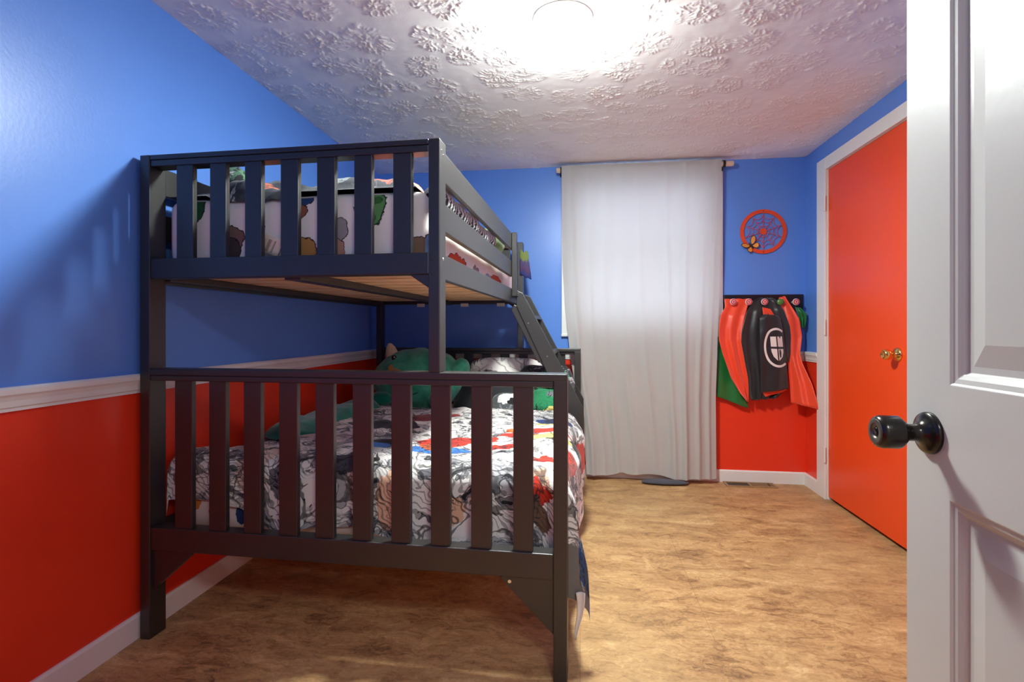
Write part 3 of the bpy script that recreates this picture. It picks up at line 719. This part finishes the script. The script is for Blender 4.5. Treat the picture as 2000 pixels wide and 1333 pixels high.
# big green plush
pbm = cushion(.435, 1.62, .742, .292, .195, .195, p=2.15, n=56, m=36, wob=.02, seed=2)
PT = BVHTree.FromBMesh(pbm)
pl = bedthing('plush_toy', pbm, M['plush'], 'big round green plush creature with a cream horn by the headboard', 'plush toy')
def surf(x, z):            # a point on the plush's front
    h = PT.ray_cast(Vector((x, .5, z)), Vector((0, 1, 0)))[0]
    return h.y if h else 1.62
def ell(cx, cy, cz, rx, ry, rz, rot=None, n=24, m=14): return cushion(cx, cy, cz, rx, ry, rz, 2, n, m, rot, 0)
y = surf(.318, .885); mk('eye', ell(.318, y-.002, .885, .017, .012, .017), M['eye'], pl)
mk('eye_glint', ell(.323, y-.014, .891, .0045, .003, .0035), M['hem_white'], pl)
mk('horn', lathe([(.040,-.03),(.037,.012),(.027,.040),(.012,.062),(0,.067)], 24, Matrix.Translation((.268, 1.58, .910)) @ Matrix.Rotation(R(-14), 4, 'Y')), M['cream'], pl, smooth=True)
def snout(a, b):
    x = .295+.115*a; z = .826-.024*b*(.6+.8*math.sin(pi*a))+.022*math.exp(-((a-.15)/.12)**2)*(1-b)-.02*a*a
    return Vector((x, surf(x, z)-.003-.002*math.sin(pi*b)*math.sin(pi*a), z))
o = mk('snout_patch', grid(snout, 16, 6), M['orange_felt'], pl, solid=.004); o['label'] = 'orange felt snout patch'
def mouth(a, b):
    x = .34+.15*a; z = .645+.035*a*a+.004*(b-.5); return Vector((x, surf(x, z)-.008, z))
mk('mouth_line', grid(mouth, 16, 2), M['thread'], pl, solid=.003)
mk('arm', ell(.715, 1.57, .80, .06, .06, .085, Matrix.Rotation(R(24), 4, 'Y')), M['plush'], pl)
for x in (.25, .62): mk('foot', ell(x, 1.45, .635, .07, .06, .045), M['plush_dark'], pl)
# long green plush cover bunched along the wall
def gr_fn(a, b):
    y = .50+.98*a; th = 2*pi*b
    env = min(1, (a*8)**.5)*min(1, ((1-a)*6)**.5)+.02
    w = (.125+.02*nz(y*5, 1)); h = (.058+.014*nz(y*6, 7))
    cx = .165+.02*math.sin(y*5); cz = ctop(cx, y)+.016
    s, c = math.sin(th), math.cos(th)
    return Vector((cx+w*env*c, y, cz+h*env*(s if s > 0 else s*.4)*(1+.25*nz(y*9, c*2.5, s*2.5))))
bedthing('fleece_blanket', grid(gr_fn, 60, 28), M['plush_dark'], 'dark green fleece blanket bunched along the red wall', 'blanket')

# ------------------------------------------------------------------ curtain
rodz = 2.196; ry_ = 3.665
rod = empty('curtain_rod', (.43, ry_, rodz), 0, 'wooden curtain rod with black brackets above the window', 'curtain rod')
RYx = Matrix.Rotation(pi/2, 4, 'Y')
mk('rod_pole', lathe([(0,-.598),(.017,-.598),(.0185,-.594),(.0185,.604),(.017,.608),(0,.608)], 28, RYx), M['rod'], rod, smooth=True, bevel=0)
for x in (-.562, .545):
    b = lathe([(.0195,-.008),(.0245,-.008),(.0245,.008),(.0195,.008)], 28, Matrix.Translation((x, 0, 0)) @ RYx)
    box(b, x-.006, x+.006, .018, YB-ry_, -.006, .006); box(b, x-.012, x+.012, YB-ry_-.004, YB-ry_, -.03, .03)
    mk('rod_bracket', b, M['bracket'], rod)
FOLD = [(.05,.012,.020),(.16,.006,.018),(.27,.010,.03),(.40,.006,.025),(.52,.006,.022),(.66,.012,.022),(.76,.016,.020),(.88,.010,.018),(.96,.010,.014)]
def cur_fn(a, b):
    z = lerp(rodz+.024, .045, b)
    k = sm(0, 1, b)
    xl = interp([(0,-.131),(.3,-.125),(.45,-.105),(.62,-.07),(.75,-.02),(.9,.03),(1,.045)], b)[0]; xr = interp([(0,.955),(.25,.95),(.5,.935),(.75,.92),(1,.925)], b)[0]
    x = lerp(xl, xr, a)
    y = ry_-.024+.010*k
    for c, am, w in FOLD:
        cc = c+.03*math.sin(b*2.5+c*9)*(1-abs(c-.5))
        y -= am*(.55+.9*k)*math.exp(-((a-cc)/w)**2)
    y -= .010*k*math.sin(a*17+b*1.2)+.016*k*math.sin(a*7.5+2)
    y += .004*nz(a*18, b*7, 2)
    hem = -.010*math.sin(a*8.5)+.02*math.exp(-((a-.27)/.05)**2)-.018*math.exp(-((a-.68)/.1)**2)
    z += hem*sm(.9, 1, b)
    return Vector((x, y, z))
bmc = grid(cur_fn, 150, 90)
def pocket(a, b):
    th = pi*b; x = lerp(-.131, .955, a); r = .0235+.0012*nz(a*60, b*3)
    return Vector((x, ry_-r*math.cos(th), rodz+r*math.sin(th)))
cur = empty('curtain', (0, 0, 0), 0, 'single light grey curtain panel hanging over the window', 'curtain')
mk('curtain_panel', bmc, M['curtain'], cur); mk('rod_pocket', grid(pocket, 80, 12), M['curtain'], cur)
def rag(a, b):
    x = lerp(.415, .735, a); th = 2*pi*b
    return Vector((x, 3.615+.045*math.cos(th)*math.sin(pi*a)**.4+.0*a, .016+.016*math.sin(th)*math.sin(pi*a)**.4*(1+.2*nz(a*9, 2))))
tag(mk('floor_cloth', grid(rag, 30, 16), M['dark_cloth']), 'dark grey cloth lying on the floor under the curtain hem', 'cloth')

# floor register
vt = empty('floor_vent', (1.148, 3.672, 0), 0, 'tan metal floor vent by the back baseboard', 'floor vent')
mk('vent_frame', B((-.165, .165, -.052, -.040, 0, .007), (-.165, .165, .040, .052, 0, .007), (-.165, -.15, -.04, .04, 0, .007), (.15, .165, -.04, .04, 0, .007), (-.008, .008, -.04, .04, 0, .006)), M['bronze_vent'], vt, bevel=.002)
mk('vent_well', B(-.15, .15, -.04, .04, .0005, .0015), M['vent_dark'], vt)
b = bmesh.new()
for k in range(22):
    x = .014+k*.0064; box(b, x, x+.003, -.04, .04, .001, .0055)
mk('louver_grille', b, M['bronze_vent'], vt)
mk('vent_lever', B(.118, .124, -.02, .02, .005, .011), M['vent_dark'], vt)

# ------------------------------------------------------------------ hook board and capes
hb = empty('hook_board', (1.25, YB, 1.24), 0, 'black wall board with five round knobs for hanging', 'coat rack')
mk('board', B(-.258, .259, -.018, 0, -.052, .062), paint('dark_maroon_board', srgb(26, 14, 20), .4), hb, bevel=.003)
KU = [1432.5, 1462.5, 1493.4, 1524.4, 1554.8]; KP = [at_y(u, 590, YB-.085) for u in KU]
RYk = Matrix.Rotation(pi/2, 4, 'X')        # +Z -> -Y
for i, p in enumerate(KP):
    x, z = p.x-1.25, p.z-1.24
    Mk = Matrix.Translation((x, -.040, z)) @ RYk
    kn = mk('knob', lathe([(.007,-.02),(.007,.028),(.012,.034),(.021,.038),(.0225,.044),(.0215,.049),(0,.050)], 28, Mk), M['knob_white'] if i != 3 else M['knob_green'], hb, smooth=True)
    if i != 3:
        mk('knob_ring', lathe([(.0185,.0495),(.0185,.0515),(.012,.0518),(.012,.0495)], 28, Mk), M['knob_red'], kn)
        mk('knob_center', lathe([(.006,.0495),(.006,.0518),(0,.0518)], 20, Mk), M['knob_red'], kn)
def rows_cape(rows, y_fn, nu=28, nv=46, fold=.008, ff=3.0, ph=0., bm=None):
    """rows: (t, (uL,vL,yL),(uR,vR,yR)) sight-line points turned into real ones"""
    R3 = []
    for tt, a, b in rows: R3.append((tt, *at_y(*a), *at_y(*b)))
    def fn(a, b):
        q = interp(R3, b); Lp, Rp = Vector(q[:3]), Vector(q[3:])
        p = Lp.lerp(Rp, a)
        p.y += -fold*(.3+b)*(math.sin(a*pi*ff+ph+b*1.2)+.5*nz(a*4, b*5, ph)) - y_fn(a, b)
        p.z += .004*nz(a*6, b*9, ph+2)
        return p
    return grid(fn, nu, nv, bm=bm)
def px(x, y): return (1395+x/5.333, 560+y/5.333)
def row(t_, l, r, yl, yr): return (t_, (*px(*l), yl), (*px(*r), yr))
zf = lambda a, b: 0
Yc = 3.69
gc = mk('cape', rows_cape([row(0,(60,300),(330,300),Yc+.02,Yc+.02), row(.35,(35,640),(330,620),Yc+.02,Yc+.02), row(.7,(30,900),(340,960),Yc+.015,Yc+.015), row(1,(20,1140),(352,1272),Yc+.01,Yc)], zf, fold=.005), M['green_satin'], solid=.002)
tag(gc, 'shiny green cape hanging behind the left red cape', 'cape', 'dress up capes on the wall board')
rc = mk('cape', rows_cape([row(0,(104,130),(386,128),3.69,3.69), row(.10,(112,215),(345,215),3.68,3.68), row(.22,(62,300),(318,320),3.655,3.66), row(.38,(45,420),(290,460),3.65,3.66), row(.50,(45,560),(285,560),3.65,3.655), row(.64,(82,700),(305,700),3.65,3.655), row(.8,(170,950),(345,900),3.65,3.66), row(.92,(265,1110),(352,1060),3.655,3.66), row(1,(335,1195),(350,1198),3.66,3.66)], zf, fold=.012, ff=4, ph=.6), M['red_satin'], solid=.002)
tag(rc, 'bright red cape at the left end of the wall board', 'cape', 'dress up capes on the wall board')
r2 = mk('cape', rows_cape([row(0,(668,118),(735,98),3.69,3.69), row(.10,(690,200),(800,200),3.68,3.68), row(.22,(700,330),(885,340),3.66,3.655), row(.42,(740,560),(912,520),3.66,3.655), row(.55,(760,760),(890,700),3.66,3.65), row(.66,(772,860),(915,800),3.655,3.63), row(.82,(790,1040),(1010,1010),3.65,3.57), row(1,(800,1210),(1092,1283),3.64,3.515)], zf, fold=.008, ff=3.5, ph=2), M['red_satin'], solid=.002)
tag(r2, 'red cape flaring out at the right of the black cape', 'cape', 'dress up capes on the wall board')
# black cape: back panel, folded front layer, printed badge
bc = empty('cape', (1.25, YB-.06, 1.25), 0, 'black satin cape with a white oval badge', 'cape', 'dress up capes on the wall board')
bc_inv = bc.matrix_basis.inverted()
def inbc(o): o.matrix_parent_inverse = Matrix.Translation((-1.25, -(YB-.06), -1.25)); return o
inbc(mk('cape_back', rows_cape([row(0,(470,118),(600,118),3.69,3.69), row(.06,(400,150),(660,150),3.685,3.685), row(.18,(335,260),(722,240),3.65,3.65), row(.36,(282,470),(795,420),3.645,3.65), row(.46,(276,580),(812,520),3.645,3.65), row(.62,(310,760),(800,700),3.645,3.65), row(.8,(350,960),(770,880),3.645,3.65), row(.93,(358,1130),(762,1060),3.648,3.65), row(1,(385,1188),(660,1165),3.65,3.652)], zf, nu=40, fold=.010, ff=7, ph=1), M['black_satin'], bc, solid=.002))
FR = [row(0,(512,290),(655,300),3.632,3.632), row(.10,(470,330),(690,335),3.625,3.63), row(.3,(470,480),(718,470),3.62,3.626), row(.6,(480,760),(755,780),3.618,3.624), row(1,(495,1105),(772,1068),3.618,3.624)]
FR3 = [(a[0], *at_y(*a[1]), *at_y(*a[2])) for a in FR]
def front_fn(a, b, lift=0):
    q = interp(FR3, b); p = Vector(q[:3]).lerp(Vector(q[3:]), a)
    p.y += -.016*math.sin(pi*a)-.004*math.sin(a*9+b*3)+.003*nz(a*4, b*6)-lift
    return p
inbc(mk('front_fold', grid(front_fn, 26, 40), M['black_satin'], bc, solid=.0015))
# badge: white oval ring around a plain angular shield
badge = bmesh.new()
CA, CBb, RA, RB = .66, .465, .52, .225
def bpt(a, b): return front_fn(min(1, CA+RA*a), CBb+RB*b, .0022)
def badge_poly(pts, bm):
    bm.faces.new([bm.verts.new(bpt(*p)) for p in pts])
N = 48
for k in range(N):
    t0, t1 = 2*pi*k/N, 2*pi*(k+1)/N
    q = [(math.cos(t0), math.sin(t0)), (math.cos(t1), math.sin(t1)), (.84*math.cos(t1), .86*math.sin(t1)), (.84*math.cos(t0), .86*math.sin(t0))]
    if max(p[0] for p in q)*RA+CA < 1.0: badge_poly(q, badge)
for poly in ([(-.48,-.52),(-.05,-.52),(-.05,-.05),(-.48,-.05)], [(.05,-.52),(.48,-.52),(.48,-.05),(.05,-.05)], [(-.48,.05),(-.05,.05),(-.05,.60),(-.34,.42),(-.46,.2)], [(.05,.05),(.48,.05),(.46,.2),(.34,.42),(.05,.60)]):
    badge_poly(poly, badge)
o = inbc(mk('badge', badge, M['emblem'], bc)); o['label'] = 'white oval badge print'
o = inbc(mk('neck_lining', rows_cape([row(0,(500,215),(585,235),3.645,3.645), row(1,(510,310),(645,325),3.643,3.643)], zf, 8, 8, .002), M['red_satin'], bc, solid=.002)); o['label'] = 'red lining at the neck'
o = inbc(mk('hem_lining', rows_cape([row(0,(500,1100),(770,1062),3.630,3.634), row(1,(530,1150),(700,1105),3.634,3.636)], zf, 10, 4, .002), M['red_satin'], bc, solid=.0015)); o['label'] = 'red lining at the hem'
# shiny green wrap on the last knob
g2 = mk('scarf', rows_cape([row(0,(840,215),(900,222),3.67,3.67), row(.3,(850,250),(968,290),3.66,3.665), row(.6,(880,330),(970,330),3.66,3.67), row(1,(910,430),(938,435),3.67,3.68)], zf, 18, 24, .010, 5, 1), M['green_satin'], solid=.002)
tag(g2, 'small glossy green scarf hanging under the last knob', 'scarf')

# ------------------------------------------------------------------ web sign and butterfly
sg = empty('wall_sign', (1.253, YB, 1.738), 0, 'round orange red metal web sign on the blue wall', 'wall sign')
RO, RI = .153, .128
mk('sign_ring', lathe([(RI,.004),(RO,.004),(RO,.010),(RI,.010),(RI,.004)], 72, RYk), M['sign'], sg)
b = bmesh.new()
def bar2(p, q, w, y0=-.009, y1=-.005):
    d = Vector((q[0]-p[0], q[1]-p[1])); n = Vector((-d.y, d.x)).normalized()*w/2
    pts = [(p[0]+n.x, p[1]+n.y), (q[0]+n.x, q[1]+n.y), (q[0]-n.x, q[1]-n.y), (p[0]-n.x, p[1]-n.y)]
    A = [b.verts.new((x, y0, z)) for x, z in pts]; D = [b.verts.new((x, y1, z)) for x, z in pts]
    b.faces.new(A); b.faces.new(D[::-1])
    for k in range(4): b.faces.new((A[k], A[(k+1)%4], D[(k+1)%4], D[k]))
NS = 10
def pol(r, k): return (r*math.cos(2*pi*k/NS+pi/2), r*math.sin(2*pi*k/NS+pi/2))
for k in range(NS):
    bar2((0, 0), pol(RI+.004, k), .0035)
    for r in (.045, .080, .112):
        prev = None
        for j in range(7):
            s = j/6; P0, P1 = Vector(pol(r, k)), Vector(pol(r, k+1))
            p = P0.lerp(P1, s)*(1-.16*math.sin(pi*s))
            if prev is not None: bar2(prev, p, .0032)
            prev = p
mk('web_strands', b, M['sign_thin'], sg)
mk('web_hub', lathe([(0,.005),(.022,.005),(.022,.010),(0,.010)], 32, RYk), M['sign'], sg)
for z in (.1405, -.1405): mk('nail', lathe([(0,.010),(.0035,.010),(.003,.012),(0,.012)], 12, Matrix.Translation((0,0,z)) @ RYk), M['wing_dark'], sg)
bf = empty('butterfly', (1.172, YB-.012, 1.640), 0, 'amber butterfly decoration clinging to the edge of the round sign', 'butterfly')
bf.rotation_euler = (0, R(-38), 0)
def wing(pts, lift):
    out = []
    cx = sum(p[0] for p in pts)/len(pts); cz = sum(p[1] for p in pts)/len(pts)
    def mesh(k, y, th):
        bm = bmesh.new(); q = [(cx+(x-cx)*k, cz+(z-cz)*k) for x, z in pts]
        A = [bm.verts.new((x, y-lift*abs(x), z)) for x, z in q]; D = [bm.verts.new((x, y-lift*abs(x)-th, z)) for x, z in q]
        bm.faces.new(A); bm.faces.new(D[::-1]); n = len(q)
        for i in range(n): bm.faces.new((A[i], A[(i+1)%n], D[(i+1)%n], D[i]))
        return bm
    w = mk('wing', mesh(1, 0, .0015), M['wing_dark'], bf)
    mk('wing_panel', mesh(.82, -.0013, .0012), M['wing'], w)
for s in (1, -1):
    wing([(s*.003,.002),(s*.018,.036),(s*.040,.050),(s*.056,.048),(s*.052,.030),(s*.040,.012),(s*.02,.0)], .35)
    wing([(s*.003,-.002),(s*.024,-.001),(s*.042,-.004),(s*.044,-.020),(s*.034,-.034),(s*.018,-.036),(s*.006,-.02)], .35)
mk('body', ell(0, -.004, 0, .0045, .004, .028), M['wing_dark'], bf)

mk('pin', lathe([(0,-.014),(.0015,-.014),(.0015,.004),(0,.004)], 10, RYk), M['wing_dark'], bf)

# ------------------------------------------------------------------ light
def lamp(name, typ, loc, energy, color, size=.2, rot=None):
    l = bpy.data.lights.new(name, typ); l.energy = energy; l.color = color
    if typ == 'AREA': l.shape = 'DISK'; l.size = size
    else: l.shadow_soft_size = size
    o = bpy.data.objects.new(name, l); o.location = loc; link(o)
    if rot: o.rotation_euler = rot
    return o
hl = lamp('hall_fill_light', 'AREA', (.5, -.6, ZC-.03), 10, (.9, .96, 1), .5)  # added soft fill from behind the camera, not a known hall fixture
W = bpy.data.worlds.new('daylight'); S.world = W; W.use_nodes = True
bg = W.node_tree.nodes['Background']; bg.inputs[0].default_value = (.72, .82, 1, 1); bg.inputs[1].default_value = 2.2

# ------------------------------------------------------------------ camera
cd = bpy.data.cameras.new('camera'); cam = bpy.data.objects.new('camera', cd); link(cam)
cd.sensor_width = 36; cd.lens = 18; cd.shift_y = -25/2000; cd.clip_start = .02
cam.location = CAM; cam.rotation_euler = (pi/2, 0, YAW)
S.camera = cam
vs = S.view_settings; S.display_settings.display_device = 'sRGB'
vs.view_transform = 'Standard'; vs.look = 'None'; vs.exposure = 1.68; vs.gamma = 1; vs.use_curve_mapping = False
S.cycles.use_denoising = True
S.cycles.max_bounces = 10; S.cycles.diffuse_bounces = 6; S.cycles.sample_clamp_indirect = 6
